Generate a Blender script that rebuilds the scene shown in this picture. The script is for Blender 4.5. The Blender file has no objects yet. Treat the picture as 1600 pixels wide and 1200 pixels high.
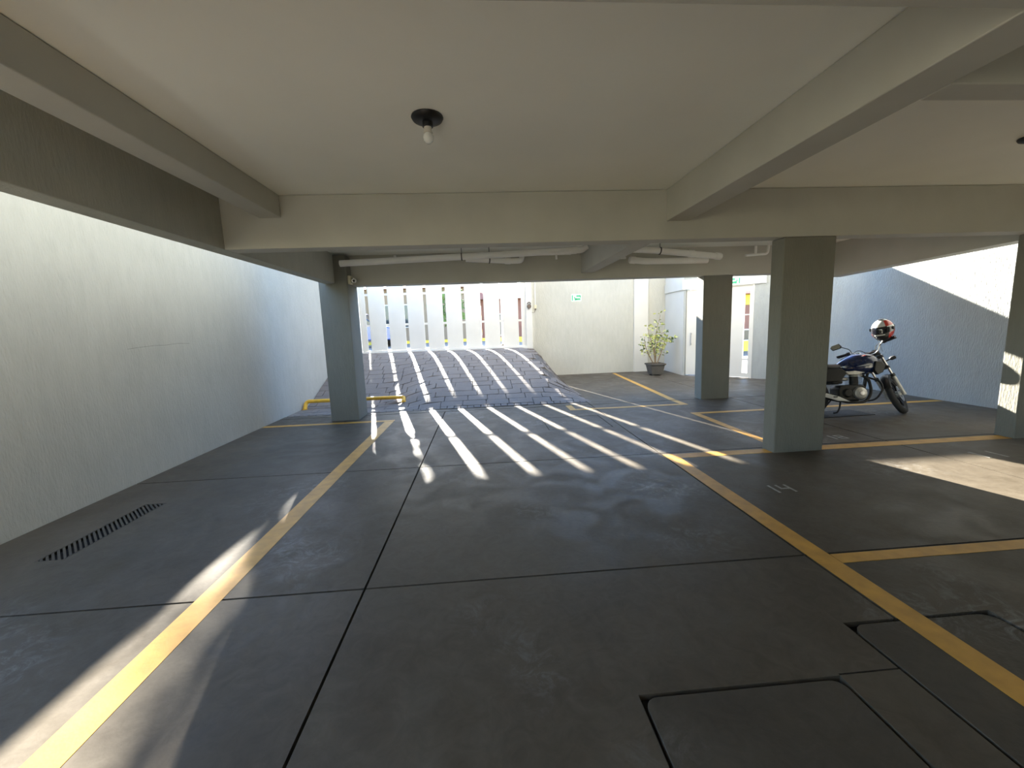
import bpy, bmesh, math, random
from mathutils import Vector, Matrix, Euler
random.seed(7)
SC = bpy.context.scene
COL = SC.collection

# ------------------------------------------------------------------ camera
F_PX, PITCH, ROLL, YAW, CAM_H = 640.0, 0.1362, -0.03678, 0.06632, 1.5
fw = Vector((math.sin(YAW)*math.cos(PITCH), math.cos(YAW)*math.cos(PITCH), -math.sin(PITCH)))
rt = Vector((math.cos(YAW), -math.sin(YAW), 0))
up = rt.cross(fw)
rt2 = math.cos(ROLL)*rt + math.sin(ROLL)*up
up2 = -math.sin(ROLL)*rt + math.cos(ROLL)*up
cam_d = bpy.data.cameras.new('camera')
cam = bpy.data.objects.new('camera', cam_d); COL.objects.link(cam)
m = Matrix((( rt2.x, up2.x, -fw.x), (rt2.y, up2.y, -fw.y), (rt2.z, up2.z, -fw.z))).to_4x4()
m.translation = Vector((0, 0, CAM_H)); cam.matrix_world = m
cam_d.sensor_fit = 'HORIZONTAL'; cam_d.sensor_width = 36; cam_d.lens = 36*F_PX/1600
cam_d.clip_start = 0.05; cam_d.clip_end = 300
SC.camera = cam

# ------------------------------------------------------------------ sky, sun, exposure
SUN_TANX, SUN_TANZ = 0.26, 0.40          # sideways and downward travel per metre towards the camera
SUN_EL = math.atan(SUN_TANZ/math.hypot(1, SUN_TANX))
w = bpy.data.worlds.new('sky'); SC.world = w; w.use_nodes = True
nt = w.node_tree; nt.nodes.clear()
sky = nt.nodes.new('ShaderNodeTexSky'); sky.sky_type = 'NISHITA'; sky.sun_disc = False
sky.sun_elevation = SUN_EL; sky.sun_rotation = -math.atan(SUN_TANX)
sky.air_density = 1.0; sky.dust_density = 0.35; sky.ozone_density = 2.5
bg = nt.nodes.new('ShaderNodeBackground'); bg.inputs['Strength'].default_value = 0.36
wo = nt.nodes.new('ShaderNodeOutputWorld')
nt.links.new(sky.outputs[0], bg.inputs[0]); nt.links.new(bg.outputs[0], wo.inputs[0])
sd = bpy.data.lights.new('sun', 'SUN'); sd.energy = 16.5; sd.angle = math.radians(0.6); sd.color = (1.0, 0.94, 0.83)
so = bpy.data.objects.new('sun', sd); COL.objects.link(so)
so.rotation_euler = Vector((SUN_TANX, -1, -SUN_TANZ)).to_track_quat('-Z', 'Y').to_euler()
so.location = (-5, 20, 9)
SC.view_settings.view_transform = 'Standard'; SC.view_settings.look = 'None'
SC.view_settings.exposure = 1.9; SC.view_settings.gamma = 1.0; SC.view_settings.use_curve_mapping = False
SC.cycles.max_bounces = 12; SC.cycles.diffuse_bounces = 8; SC.cycles.glossy_bounces = 4
SC.cycles.sample_clamp_indirect = 8.0
SC.cycles.use_denoising = True

# ------------------------------------------------------------------ materials
def _mat(name):
    mt = bpy.data.materials.new(name); mt.use_nodes = True
    n = mt.node_tree; b = n.nodes['Principled BSDF']
    return mt, n, b

def plain(name, col, rough=0.5, metal=0.0, coat=0.0, vary=0.06, scale=6.0, bump=0.0, bscale=80.0):
    mt, n, b = _mat(name)
    b.inputs['Roughness'].default_value = rough; b.inputs['Metallic'].default_value = metal
    if coat: b.inputs['Coat Weight'].default_value = coat; b.inputs['Coat Roughness'].default_value = 0.05
    tc = n.nodes.new('ShaderNodeTexCoord')
    nz = n.nodes.new('ShaderNodeTexNoise'); nz.inputs['Scale'].default_value = scale; nz.inputs['Detail'].default_value = 5
    n.links.new(tc.outputs['Object'], nz.inputs['Vector'])
    r = n.nodes.new('ShaderNodeValToRGB')
    r.color_ramp.elements[0].position = 0.3; r.color_ramp.elements[1].position = 0.7
    r.color_ramp.elements[0].color = tuple(max(0, c*(1-vary)) for c in col)+(1,)
    r.color_ramp.elements[1].color = tuple(min(1, c*(1+vary)) for c in col)+(1,)
    n.links.new(nz.outputs['Fac'], r.inputs['Fac']); n.links.new(r.outputs['Color'], b.inputs['Base Color'])
    if bump:
        n2 = n.nodes.new('ShaderNodeTexNoise'); n2.inputs['Scale'].default_value = bscale; n2.inputs['Detail'].default_value = 4
        n.links.new(tc.outputs['Object'], n2.inputs['Vector'])
        bp = n.nodes.new('ShaderNodeBump'); bp.inputs['Strength'].default_value = bump; bp.inputs['Distance'].default_value = 0.01
        n.links.new(n2.outputs['Fac'], bp.inputs['Height']); n.links.new(bp.outputs['Normal'], b.inputs['Normal'])
    return mt

def grafiato(name, col, vary=0.07, bump=0.6, stretch=4.0, rough=0.85):
    """rendered wall combed with short vertical scratches"""
    mt, n, b = _mat(name)
    b.inputs['Roughness'].default_value = rough; b.inputs['Specular IOR Level'].default_value = 0.25
    tc = n.nodes.new('ShaderNodeTexCoord')
    mp = n.nodes.new('ShaderNodeMapping'); mp.inputs['Scale'].default_value = (1, 1, 1.0/stretch)
    n.links.new(tc.outputs['Object'], mp.inputs['Vector'])
    n1 = n.nodes.new('ShaderNodeTexNoise'); n1.inputs['Scale'].default_value = 55; n1.inputs['Detail'].default_value = 3; n1.inputs['Roughness'].default_value = 0.6
    n2 = n.nodes.new('ShaderNodeTexNoise'); n2.inputs['Scale'].default_value = 1.3; n2.inputs['Detail'].default_value = 6
    n3 = n.nodes.new('ShaderNodeTexNoise'); n3.inputs['Scale'].default_value = 14; n3.inputs['Detail'].default_value = 4
    n.links.new(mp.outputs[0], n1.inputs['Vector']); n.links.new(tc.outputs['Object'], n2.inputs['Vector']); n.links.new(mp.outputs[0], n3.inputs['Vector'])
    mx = n.nodes.new('ShaderNodeMix'); mx.data_type = 'FLOAT'; mx.inputs[0].default_value = 0.45
    n.links.new(n2.outputs['Fac'], mx.inputs[2]); n.links.new(n3.outputs['Fac'], mx.inputs[3])
    r = n.nodes.new('ShaderNodeValToRGB'); r.color_ramp.elements[0].position = 0.32; r.color_ramp.elements[1].position = 0.68
    r.color_ramp.elements[0].color = tuple(c*(1-vary) for c in col)+(1,)
    r.color_ramp.elements[1].color = tuple(min(1, c*(1+vary)) for c in col)+(1,)
    n.links.new(mx.outputs[0], r.inputs['Fac']); n.links.new(r.outputs['Color'], b.inputs['Base Color'])
    bp = n.nodes.new('ShaderNodeBump'); bp.inputs['Strength'].default_value = bump; bp.inputs['Distance'].default_value = 0.012
    n.links.new(n1.outputs['Fac'], bp.inputs['Height']); n.links.new(bp.outputs['Normal'], b.inputs['Normal'])
    return mt

def concrete(name, c0, c1, r0, r1, bump=0.12, coat=0.0):
    """trowelled floor: cloudy tone, swirls polished to different gloss, fine pores"""
    mt, n, b = _mat(name)
    tc = n.nodes.new('ShaderNodeTexCoord')
    ns = []
    for s, d, dist in ((0.55, 6, 0.6), (2.6, 8, 1.2), (38, 4, 0.0)):
        q = n.nodes.new('ShaderNodeTexNoise'); q.inputs['Scale'].default_value = s; q.inputs['Detail'].default_value = d; q.inputs['Distortion'].default_value = dist
        n.links.new(tc.outputs['Object'], q.inputs['Vector']); ns.append(q)
    mx = n.nodes.new('ShaderNodeMix'); mx.data_type = 'FLOAT'; mx.inputs[0].default_value = 0.4
    n.links.new(ns[0].outputs['Fac'], mx.inputs[2]); n.links.new(ns[1].outputs['Fac'], mx.inputs[3])
    r = n.nodes.new('ShaderNodeValToRGB'); r.color_ramp.elements[0].position = 0.35; r.color_ramp.elements[1].position = 0.66
    r.color_ramp.elements[0].color = c0+(1,); r.color_ramp.elements[1].color = c1+(1,)
    mg = n.nodes.new('ShaderNodeMix'); mg.data_type = 'FLOAT'; mg.inputs[0].default_value = 0.28
    q4 = n.nodes.new('ShaderNodeTexNoise'); q4.inputs['Scale'].default_value = 9; q4.inputs['Detail'].default_value = 10; q4.inputs['Roughness'].default_value = 0.7; q4.inputs['Distortion'].default_value = 1.5
    n.links.new(tc.outputs['Object'], q4.inputs['Vector'])
    n.links.new(mx.outputs[0], mg.inputs[2]); n.links.new(q4.outputs['Fac'], mg.inputs[3])
    n.links.new(mg.outputs[0], r.inputs['Fac'])
    q5 = n.nodes.new('ShaderNodeTexNoise'); q5.inputs['Scale'].default_value = 0.9; q5.inputs['Detail'].default_value = 3
    q6 = n.nodes.new('ShaderNodeTexNoise'); q6.inputs['Scale'].default_value = 6; q6.inputs['Detail'].default_value = 12; q6.inputs['Roughness'].default_value = 0.75; q6.inputs['Distortion'].default_value = 2.5
    n.links.new(tc.outputs['Object'], q5.inputs['Vector']); n.links.new(tc.outputs['Object'], q6.inputs['Vector'])
    ra = n.nodes.new('ShaderNodeMapRange'); ra.inputs[1].default_value = 0.54; ra.inputs[2].default_value = 0.70
    rb = n.nodes.new('ShaderNodeMapRange'); rb.inputs[1].default_value = 0.48; rb.inputs[2].default_value = 0.68
    n.links.new(q5.outputs['Fac'], ra.inputs[0]); n.links.new(q6.outputs['Fac'], rb.inputs[0])
    ml = n.nodes.new('ShaderNodeMath'); ml.operation = 'MULTIPLY'; n.links.new(ra.outputs[0], ml.inputs[0]); n.links.new(rb.outputs[0], ml.inputs[1])
    md = n.nodes.new('ShaderNodeMath'); md.operation = 'MULTIPLY'; md.inputs[1].default_value = 0.55; n.links.new(ml.outputs[0], md.inputs[0])
    cm = n.nodes.new('ShaderNodeMix'); cm.data_type = 'RGBA'; cm.inputs[7].default_value = (0.30, 0.30, 0.29, 1)
    n.links.new(md.outputs[0], cm.inputs[0]); n.links.new(r.outputs['Color'], cm.inputs[6]); n.links.new(cm.outputs[2], b.inputs['Base Color'])
    mr = n.nodes.new('ShaderNodeMapRange'); mr.inputs[1].default_value = 0.35; mr.inputs[2].default_value = 0.65
    mr.inputs[3].default_value = r0; mr.inputs[4].default_value = r1
    n.links.new(ns[1].outputs['Fac'], mr.inputs[0]); n.links.new(mr.outputs[0], b.inputs['Roughness'])
    bp = n.nodes.new('ShaderNodeBump'); bp.inputs['Strength'].default_value = bump; bp.inputs['Distance'].default_value = 0.006
    n.links.new(ns[2].outputs['Fac'], bp.inputs['Height']); n.links.new(bp.outputs['Normal'], b.inputs['Normal'])
    b.inputs['Specular IOR Level'].default_value = 0.18
    return mt

M = {}
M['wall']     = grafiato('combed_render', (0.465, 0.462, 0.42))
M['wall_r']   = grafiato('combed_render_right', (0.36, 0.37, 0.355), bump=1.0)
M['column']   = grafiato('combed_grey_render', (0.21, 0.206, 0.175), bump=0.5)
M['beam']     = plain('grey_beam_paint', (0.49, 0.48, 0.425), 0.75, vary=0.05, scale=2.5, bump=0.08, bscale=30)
M['outer']    = grafiato('edge_beam_render', (0.43, 0.43, 0.375), bump=0.4)
M['ceiling']  = plain('ceiling_paint', (0.89, 0.885, 0.81), 0.8, vary=0.03, scale=1.2, bump=0.06, bscale=20)
M['white']    = plain('white_wall_paint', (0.60, 0.59, 0.56), 0.6, vary=0.03, scale=2)
M['floor']    = concrete('trowelled_concrete', (0.053, 0.042, 0.029), (0.122, 0.104, 0.078), 0.42, 0.60)
M['floor_bounce'] = concrete('bounce_concrete', (0.48, 0.465, 0.425), (0.60, 0.58, 0.53), 0.6, 0.8)  # unseen slabs behind the camera, made pale to bounce sun onto the ceiling
M['cover']    = concrete('cover_concrete', (0.05, 0.042, 0.031), (0.10, 0.087, 0.067), 0.5, 0.75, bump=0.35)
M['joint']    = plain('joint_dirt', (0.018, 0.016, 0.014), 0.95, vary=0.3, scale=20)
M['paver']    = concrete('stamped_paver', (0.15, 0.132, 0.12), (0.225, 0.20, 0.182), 0.55, 0.8, bump=0.4)
M['yellow']   = plain('yellow_floor_paint', (0.50, 0.26, 0.035), 0.5, vary=0.16, scale=9, bump=0.06, bscale=60)
M['faded']    = plain('faded_white_paint', (0.30, 0.29, 0.26), 0.6, vary=0.3, scale=30)
M['ypipe']    = plain('yellow_enamel', (0.78, 0.45, 0.04), 0.35, vary=0.08, scale=12)
M['pvc']      = plain('white_pvc', (0.88, 0.87, 0.83), 0.35, vary=0.03, scale=5)
M['strap']    = plain('black_strap', (0.03, 0.025, 0.02), 0.7)
M['gate']     = plain('white_gate_enamel', (0.64, 0.62, 0.575), 0.45, vary=0.03, scale=3)
M['facade']   = plain('facade_paint', (0.19, 0.18, 0.16), 0.85, vary=0.04, scale=1)
M['black']    = plain('black_plastic', (0.010, 0.010, 0.011), 0.4, vary=0.2)
M['rubber']   = plain('tyre_rubber', (0.02, 0.02, 0.021), 0.75, vary=0.2, bump=0.3, bscale=120)
M['chrome']   = plain('chrome', (0.80, 0.80, 0.82), 0.12, metal=1.0, vary=0.03)
M['steel']    = plain('satin_steel', (0.55, 0.55, 0.56), 0.35, metal=0.9, vary=0.1, scale=20)
M['alu']      = plain('cast_aluminium', (0.50, 0.49, 0.47), 0.45, metal=0.7, vary=0.15, scale=25, bump=0.1)
M['darkmetal']= plain('dark_engine_metal', (0.02, 0.019, 0.018), 0.5, metal=0.3, vary=0.3, scale=30)
M['silver']   = plain('silver_shield', (0.72, 0.71, 0.68), 0.35, metal=0.35, vary=0.05)
M['pjoint']   = plain('paver_joint', (0.10, 0.093, 0.088), 0.95, vary=0.3, scale=20)
M['blue']     = plain('blue_tank_lacquer', (0.005, 0.014, 0.06), 0.2, coat=0.8, vary=0.1)
M['greydec']  = plain('grey_tank_decal', (0.25, 0.26, 0.28), 0.3, coat=0.5)
M['seat']     = plain('seat_vinyl', (0.05, 0.05, 0.055), 0.55, vary=0.2, bump=0.15)
M['mirror']   = plain('mirror_glass', (0.75, 0.78, 0.75), 0.05, metal=1.0, vary=0.02)
M['helmet']   = plain('helmet_pearl', (0.66, 0.66, 0.64), 0.18, coat=0.7, vary=0.08, scale=8)
M['helmred']  = plain('helmet_red', (0.55, 0.05, 0.035), 0.2, coat=0.7)
M['visor']    = plain('dark_visor', (0.008, 0.008, 0.012), 0.06, coat=1.0)
M['green']    = plain('sign_green', (0.03, 0.42, 0.20), 0.5, vary=0.05)
M['mint']     = plain('sign_mint', (0.62, 0.86, 0.70), 0.5, vary=0.03)
M['pot']      = plain('dark_plastic_pot', (0.085, 0.08, 0.075), 0.55, vary=0.15)
M['soil']     = plain('potting_soil', (0.05, 0.035, 0.022), 0.95, vary=0.4, scale=40)
M['stem']     = plain('plant_bark', (0.24, 0.17, 0.10), 0.8, vary=0.2, scale=30)
M['leaf']     = plain('variegated_leaf', (0.55, 0.57, 0.20), 0.5, vary=0.3, scale=9)
M['leafdark'] = plain('dark_leaf', (0.13, 0.19, 0.06), 0.5, vary=0.3, scale=12)
M['glass']    = plain('bulb_glass', (0.80, 0.80, 0.76), 0.12, vary=0.02)
M['bulbcap']  = plain('lamp_ceramic', (0.62, 0.58, 0.50), 0.4)
M['cream']    = plain('cream_plastic', (0.62, 0.58, 0.42), 0.5)
M['brown']    = plain('worn_brown_metal', (0.13, 0.10, 0.08), 0.55, metal=0.3, vary=0.3, scale=20)
M['asphalt']  = plain('street_asphalt', (0.16, 0.155, 0.15), 0.9, vary=0.2, scale=4, bump=0.3)
M['kerbyel']  = plain('yellow_kerb', (0.75, 0.60, 0.08), 0.7)
M['brickred'] = plain('red_house_render', (0.24, 0.115, 0.085), 0.85, vary=0.12, scale=2)
M['tan']      = plain('tan_house_render', (0.26, 0.20, 0.14), 0.85, vary=0.08, scale=2)
M['roof']     = plain('clay_roof', (0.35, 0.13, 0.08), 0.85, vary=0.2, scale=8)
M['tree']     = plain('street_tree_leaf', (0.10, 0.17, 0.035), 0.7, vary=0.35, scale=6)
M['carblue']  = plain('blue_car_lacquer', (0.03, 0.07, 0.26), 0.25, coat=0.6)
M['carglass'] = plain('car_glass', (0.03, 0.04, 0.05), 0.08)

# ------------------------------------------------------------------ mesh helpers
class MB:
    def __init__(s, xf=None): s.v, s.f, s.xf = [], [], xf
    def add(s, vs, fs):
        o = len(s.v); s.v += [tuple(q) for q in vs]; s.f += [tuple(i+o for i in f) for f in fs]; return s
    def hexa(s, p):      # bottom 4 ccw, top 4 ccw
        return s.add(p, [(3,2,1,0),(4,5,6,7),(0,1,5,4),(1,2,6,5),(2,3,7,6),(3,0,4,7)])
    def box(s, x0, x1, y0, y1, z0, z1):
        return s.hexa([(x0,y0,z0),(x1,y0,z0),(x1,y1,z0),(x0,y1,z0),(x0,y0,z1),(x1,y0,z1),(x1,y1,z1),(x0,y1,z1)])
    def prism(s, poly, z0, z1):
        n = len(poly)
        vs = [(x,y,z0) for x,y in poly]+[(x,y,z1) for x,y in poly]
        fs = [tuple(range(n-1,-1,-1)), tuple(range(n,2*n))]+[(i,(i+1)%n,n+(i+1)%n,n+i) for i in range(n)]
        return s.add(vs, fs)
    def prism_xz(s, poly, y0, y1):
        n = len(poly)
        vs = [(x,y0,z) for x,z in poly]+[(x,y1,z) for x,z in poly]
        fs = [tuple(range(n)), tuple(range(2*n-1,n-1,-1))]+[(i,n+i,n+(i+1)%n,(i+1)%n) for i in range(n)]
        return s.add(vs, fs)
    def tube(s, path, r, seg=10, cap=True, closed=False):
        P = [Vector(p) for p in path]; n = len(P)
        rs = r if isinstance(r, (list, tuple)) else [r]*n
        T = []
        for i in range(n):
            a = P[(i-1)%n] if (i > 0 or closed) else P[i]
            b = P[(i+1)%n] if (i < n-1 or closed) else P[i]
            T.append((b-a).normalized())
        nrm = T[0].orthogonal().normalized(); vs = []
        for i in range(n):
            nrm = (nrm - T[i]*nrm.dot(T[i])).normalized(); bn = T[i].cross(nrm)
            for k in range(seg):
                t = 2*math.pi*k/seg
                vs.append(P[i]+rs[i]*(math.cos(t)*nrm+math.sin(t)*bn))
        fs = []
        for i in range(n if closed else n-1):
            j = (i+1) % n
            for k in range(seg): fs.append((i*seg+k, i*seg+(k+1)%seg, j*seg+(k+1)%seg, j*seg+k))
        if cap and not closed:
            fs.append(tuple(range(seg-1,-1,-1))); fs.append(tuple((n-1)*seg+k for k in range(seg)))
        return s.add(vs, fs)
    def lathe(s, prof, origin=(0,0,0), axis='z', seg=24, closed=False):
        vs, fs = [], []
        for r, h in prof:
            for k in range(seg):
                t = 2*math.pi*k/seg; a, b = r*math.cos(t), r*math.sin(t)
                q = (a,b,h) if axis == 'z' else ((a,h,b) if axis == 'y' else (h,a,b))
                vs.append(Vector(origin)+Vector(q))
        n = len(prof)
        for i in range(n if closed else n-1):
            j = (i+1) % n
            for k in range(seg): fs.append((i*seg+k, i*seg+(k+1)%seg, j*seg+(k+1)%seg, j*seg+k))
        if not closed:
            if prof[0][0] > 1e-5: fs.append(tuple(range(seg-1,-1,-1)))
            if prof[-1][0] > 1e-5: fs.append(tuple((n-1)*seg+k for k in range(seg)))
        return s.add(vs, fs)
    def loft(s, secs):
        """secs: list of equal-length point rings"""
        k = len(secs[0]); vs = [p for r in secs for p in r]; fs = []
        for i in range(len(secs)-1):
            for j in range(k): fs.append((i*k+j, i*k+(j+1)%k, (i+1)*k+(j+1)%k, (i+1)*k+j))
        fs.append(tuple(range(k-1,-1,-1))); fs.append(tuple((len(secs)-1)*k+j for j in range(k)))
        return s.add(vs, fs)
    def build(s, name, mat, parent=None, smooth=False, bevel=0.0, bseg=2):
        vs = [s.xf(Vector(v)) for v in s.v] if s.xf else s.v
        me = bpy.data.meshes.new(name); me.from_pydata([tuple(v) for v in vs], [], s.f)
        bm = bmesh.new(); bm.from_mesh(me)
        bmesh.ops.remove_doubles(bm, verts=bm.verts, dist=1e-5)
        bmesh.ops.recalc_face_normals(bm, faces=bm.faces)
        if bevel:
            bmesh.ops.bevel(bm, geom=[e for e in bm.edges if len(e.link_faces) == 2 and e.calc_face_angle(0) > 0.5], offset=bevel, segments=bseg, affect='EDGES', profile=0.5)
        bm.to_mesh(me); bm.free()
        if smooth:
            for p in me.polygons: p.use_smooth = True
            try: me.set_sharp_from_angle(angle=math.radians(42))
            except Exception: pass
        me.materials.append(M[mat] if isinstance(mat, str) else mat)
        o = bpy.data.objects.new(name, me); COL.objects.link(o)
        if parent: o.parent = parent
        return o

def tag(o, label=None, cat=None, group=None, kind=None):
    if label: o['label'] = label
    if cat: o['category'] = cat
    if group: o['group'] = group
    if kind: o['kind'] = kind
    return o
def empty(name, loc=(0,0,0), rot=(0,0,0)):
    o = bpy.data.objects.new(name, None); COL.objects.link(o); o.location = loc; o.rotation_euler = rot
    o.empty_display_size = 0.1
    return o
def copy_tree(o, parent=None):
    c = o.copy(); COL.objects.link(c)
    if parent: c.parent = parent
    for ch in list(o.children): copy_tree(ch, c)
    return c
def rbox(x0,x1,y0,y1,z0,z1): return MB().box(x0,x1,y0,y1,z0,z1)
def arc_path(pts, r=0.06, n=6):
    """round the corners of a polyline"""
    P = [Vector(p) for p in pts]; out = [P[0]]
    for i in range(1, len(P)-1):
        a = (P[i-1]-P[i]); b = (P[i+1]-P[i]); d = min(r, a.length*0.45, b.length*0.45)
        p0 = P[i]+a.normalized()*d; p1 = P[i]+b.normalized()*d
        for k in range(n+1):
            t = k/n; out.append((1-t)**2*p0+2*t*(1-t)*P[i]+t*t*p1)
    out.append(P[-1]); return out

# ------------------------------------------------------------------ dimensions of the place (metres)
XL, XR = -3.75, 7.80                 # side walls
YA0, YA1 = 4.24, 4.44                # cross beam over the near columns
YB0, YB1 = 7.45, 7.75                # cross beam at the front of the building
ZC, ZA = 2.83, 2.34                  # ceiling, underside of beams
YF = 12.5                            # street wall
YBACK = -6.5

# ------------------------------------------------------------------ floor slabs
floor = rbox(XL, XR+0.2, YBACK, YF, -0.25, -0.03).build('floor', 'joint')
tag(floor, 'grey trowelled concrete garage floor cut by straight joints', 'floor', kind='structure')
J = 0.007
def slab(x0, x1, y0, y1, holes=(), name='concrete_slab', mat='floor'):
    xs = sorted({x0, x1} | {v for h in holes for v in h[:2] if x0 < v < x1})
    ys = sorted({y0, y1} | {v for h in holes for v in h[2:] if y0 < v < y1})
    bm = bmesh.new(); vd = {}
    def V(x, y):
        if (x, y) not in vd: vd[(x, y)] = bm.verts.new((x, y, 0))
        return vd[(x, y)]
    for i in range(len(xs)-1):
        for j in range(len(ys)-1):
            cx, cy = (xs[i]+xs[i+1])/2, (ys[j]+ys[j+1])/2
            if any(h[0] < cx < h[1] and h[2] < cy < h[3] for h in holes): continue
            bm.faces.new([V(xs[i],ys[j]),V(xs[i+1],ys[j]),V(xs[i+1],ys[j+1]),V(xs[i],ys[j+1])])
    r = bmesh.ops.extrude_face_region(bm, geom=bm.faces[:])
    bmesh.ops.translate(bm, verts=[g for g in r['geom'] if isinstance(g, bmesh.types.BMVert)], vec=(0,0,-0.028))
    bmesh.ops.recalc_face_normals(bm, faces=bm.faces)
    me = bpy.data.meshes.new(name); bm.to_mesh(me); bm.free(); me.materials.append(M[mat])
    o = bpy.data.objects.new(name, me); COL.objects.link(o); o.parent = floor
    return o
GR = (-3.20, -3.01, 2.90, 3.86)                       # drain grate
C1 = (0.565, 1.435, 0.60, 1.445); C2 = (1.705, 2.485, 0.90, 1.725)   # covers
HT = (0.90, 1.86, 5.80, 6.60)                         # far hatch
CRK = (C1[1], C2[0], 1.446, 1.454)
xs = [XL, -0.765, 1.98, 4.75, XR+0.15]; ys = [YBACK, -2.2, 0.12, 2.30, 4.455, 7.56]
for i in range(4):
    for j in range(5):
        x0, x1, y0, y1 = xs[i]+J*(i > 0), xs[i+1]-J*(i < 3), ys[j]+J*(j > 0), ys[j+1]-J
        hs = []
        for h in (GR, C1, C2, HT, CRK):
            a = (max(h[0], x0), min(h[1], x1), max(h[2], y0), min(h[3], y1))
            if a[0] < a[1] and a[2] < a[3]: hs.append(a)
        slab(x0, x1, y0, y1, hs, mat='floor_bounce' if j < 2 and i == 0 else 'floor')
slab(XL, 1.98-J, 7.575, 7.78)                        # threshold strip before the ramp
slab(1.98+J, 4.75-J, 7.575, YF-0.01); slab(4.75+J, XR+0.15, 7.575, 10.0)
slab(4.75+J, 6.6, 10.0+2*J, YF-0.01)
def rounded(x0, x1, y0, y1, r, n=5):
    out = []
    for cx, cy, a0 in ((x1-r,y1-r,0),(x0+r,y1-r,90),(x0+r,y0+r,180),(x1-r,y0+r,270)):
        for k in range(n+1):
            a = math.radians(a0+90*k/n); out.append((cx+r*math.cos(a), cy+r*math.sin(a)))
    return out
def cover(h, g, r, mat, label):
    o = MB().prism(rounded(h[0]+g, h[1]-g, h[2]+g, h[3]-g, r), -0.028, -0.001).build('inspection_cover', mat, floor, bevel=0.003)
    tag(o, label); return o
cover(C1, 0.016, 0.05, 'cover', 'dark square concrete inspection cover nearest the camera')
cover(C2, 0.018, 0.07, 'cover', 'worn concrete inspection cover crossed by the yellow line')
cover(HT, 0.010, 0.02, 'floor', 'large flush concrete hatch before the ramp')

# drain grate with diagonal bars
gx0, gx1, gy0, gy1 = GR
pit = rbox(gx0, gx1, gy0, gy1, -0.0295, -0.024).build('drain_pit', 'joint')
def clip(poly, a, b, c):          # keep a*x+b*y<=c
    out = []
    for i in range(len(poly)):
        p, q = poly[i], poly[(i+1) % len(poly)]
        dp, dq = a*p[0]+b*p[1]-c, a*q[0]+b*q[1]-c
        if dp <= 0: out.append(p)
        if dp*dq < 0:
            t = dp/(dp-dq); out.append((p[0]+t*(q[0]-p[0]), p[1]+t*(q[1]-p[1])))
    return out
grate = empty('drain_grate', (0,0,0))
tag(grate, 'long narrow floor drain grate with slanting slots by the left wall', 'drain')
pit.parent = grate
fr = 0.012
fm = MB(); fm.box(gx0+.002, gx0+fr, gy0+.002, gy1-.002, -.024, 0.0); fm.box(gx1-fr, gx1-.002, gy0+.002, gy1-.002, -.024, 0.0)
fm.box(gx0+fr, gx1-fr, gy0+.002, gy0+fr, -.024, 0.0); fm.box(gx0+fr, gx1-fr, gy1-fr, gy1-.002, -.024, 0.0)
fm.build('frame', 'cover', grate)
rect = [(gx0+fr, gy0+fr), (gx1-fr, gy0+fr), (gx1-fr, gy1-fr), (gx0+fr, gy1-fr)]
s_lo, s_hi = gx0+gy0, gx1+gy1; NB = 29; stp = (s_hi-s_lo)/NB
for k in range(NB):
    a, b = s_lo+k*stp, s_lo+k*stp+stp*0.52
    pl = clip(clip(rect, 1, 1, b), -1, -1, -a)
    if len(pl) > 2: MB().prism(pl, -0.020, -0.001).build('bar', 'cover', grate)

# painted yellow lines (a film of paint on the slabs)
def paint(polys, label, mat='yellow', name='painted_line'):
    mb = MB()
    for p in polys: mb.prism(p, 0.0002, 0.0022)
    o = mb.build(name, mat, floor); tag(o, label); return o
def R4(x0,x1,y0,y1): return [(x0,y0),(x1,y0),(x1,y1),(x0,y1)]
paint([[(-1.735,-3),(-1.58,-3),(-1.575,6.935),(-1.725,6.935)], R4(XL+.01,-1.575,6.94,7.05)], 'yellow bay line running along the left side and turning to the wall')
paint([R4(1.99,2.13,-3,4.25), R4(1.99,3.25,4.255,4.40)], 'yellow bay line from the inspection cover to the near column')
paint([R4(3.70,6.16,4.255,4.40)], 'yellow line between the near column and the right column')
paint([R4(2.135,5.6,2.19,2.285)], 'yellow cross line branching to the right frame edge')
paint([R4(3.36,3.47,4.47,6.32), R4(3.36,XR-.05,6.325,6.43)], 'yellow corner line around the motorcycle bay')
paint([[(3.56,7.60),(3.68,7.60),(4.02,12.3),(3.92,12.3)], R4(1.62,3.68,7.10,7.20), R4(3.56,3.68,7.205,7.55), R4(1.50,1.615,7.10,7.55)], 'yellow line box in the courtyard before the potted plant')
def digits(txt, ox, oy, h, wd, mat, label, ang=0.0):
    SEG = {'1':['r1','r2'],'4':['l1','r1','r2','m'],'8':['t','m','b','l1','l2','r1','r2'],'7':['t','r1','r2'],'3':['t','m','b','r1','r2'],'5':['t','l1','m','r2','b'],'6':['t','l1','l2','m','b','r2']}
    t = h*0.13; polys = []
    for i, ch in enumerate(txt):
        x = i*wd*1.5
        rr = {'t':(x,x+wd,h-t,h),'m':(x,x+wd,h/2-t/2,h/2+t/2),'b':(x,x+wd,0,t),'l1':(x,x+t,h/2,h),'l2':(x,x+t,0,h/2),'r1':(x+wd-t,x+wd,h/2,h),'r2':(x+wd-t,x+wd,0,h/2)}
        for sname in SEG[ch]:
            a = R4(*rr[sname]); c, s_ = math.cos(ang), math.sin(ang)
            polys.append([(ox+c*px-s_*py, oy+s_*px+c*py) for px, py in a])
    paint(polys, label, mat, 'painted_number')
digits('14', 2.42, 3.22, 0.16, 0.10, 'faded', 'faded bay number on the floor right of the sun stripes')
digits('18', 4.20, 4.60, 0.16, 0.10, 'faded', 'pale bay number on the floor beside the near column')
digits('11', 5.02, 3.70, 0.20, 0.13, 'faded', 'faded bay number beside the right sunlit patch')

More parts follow.
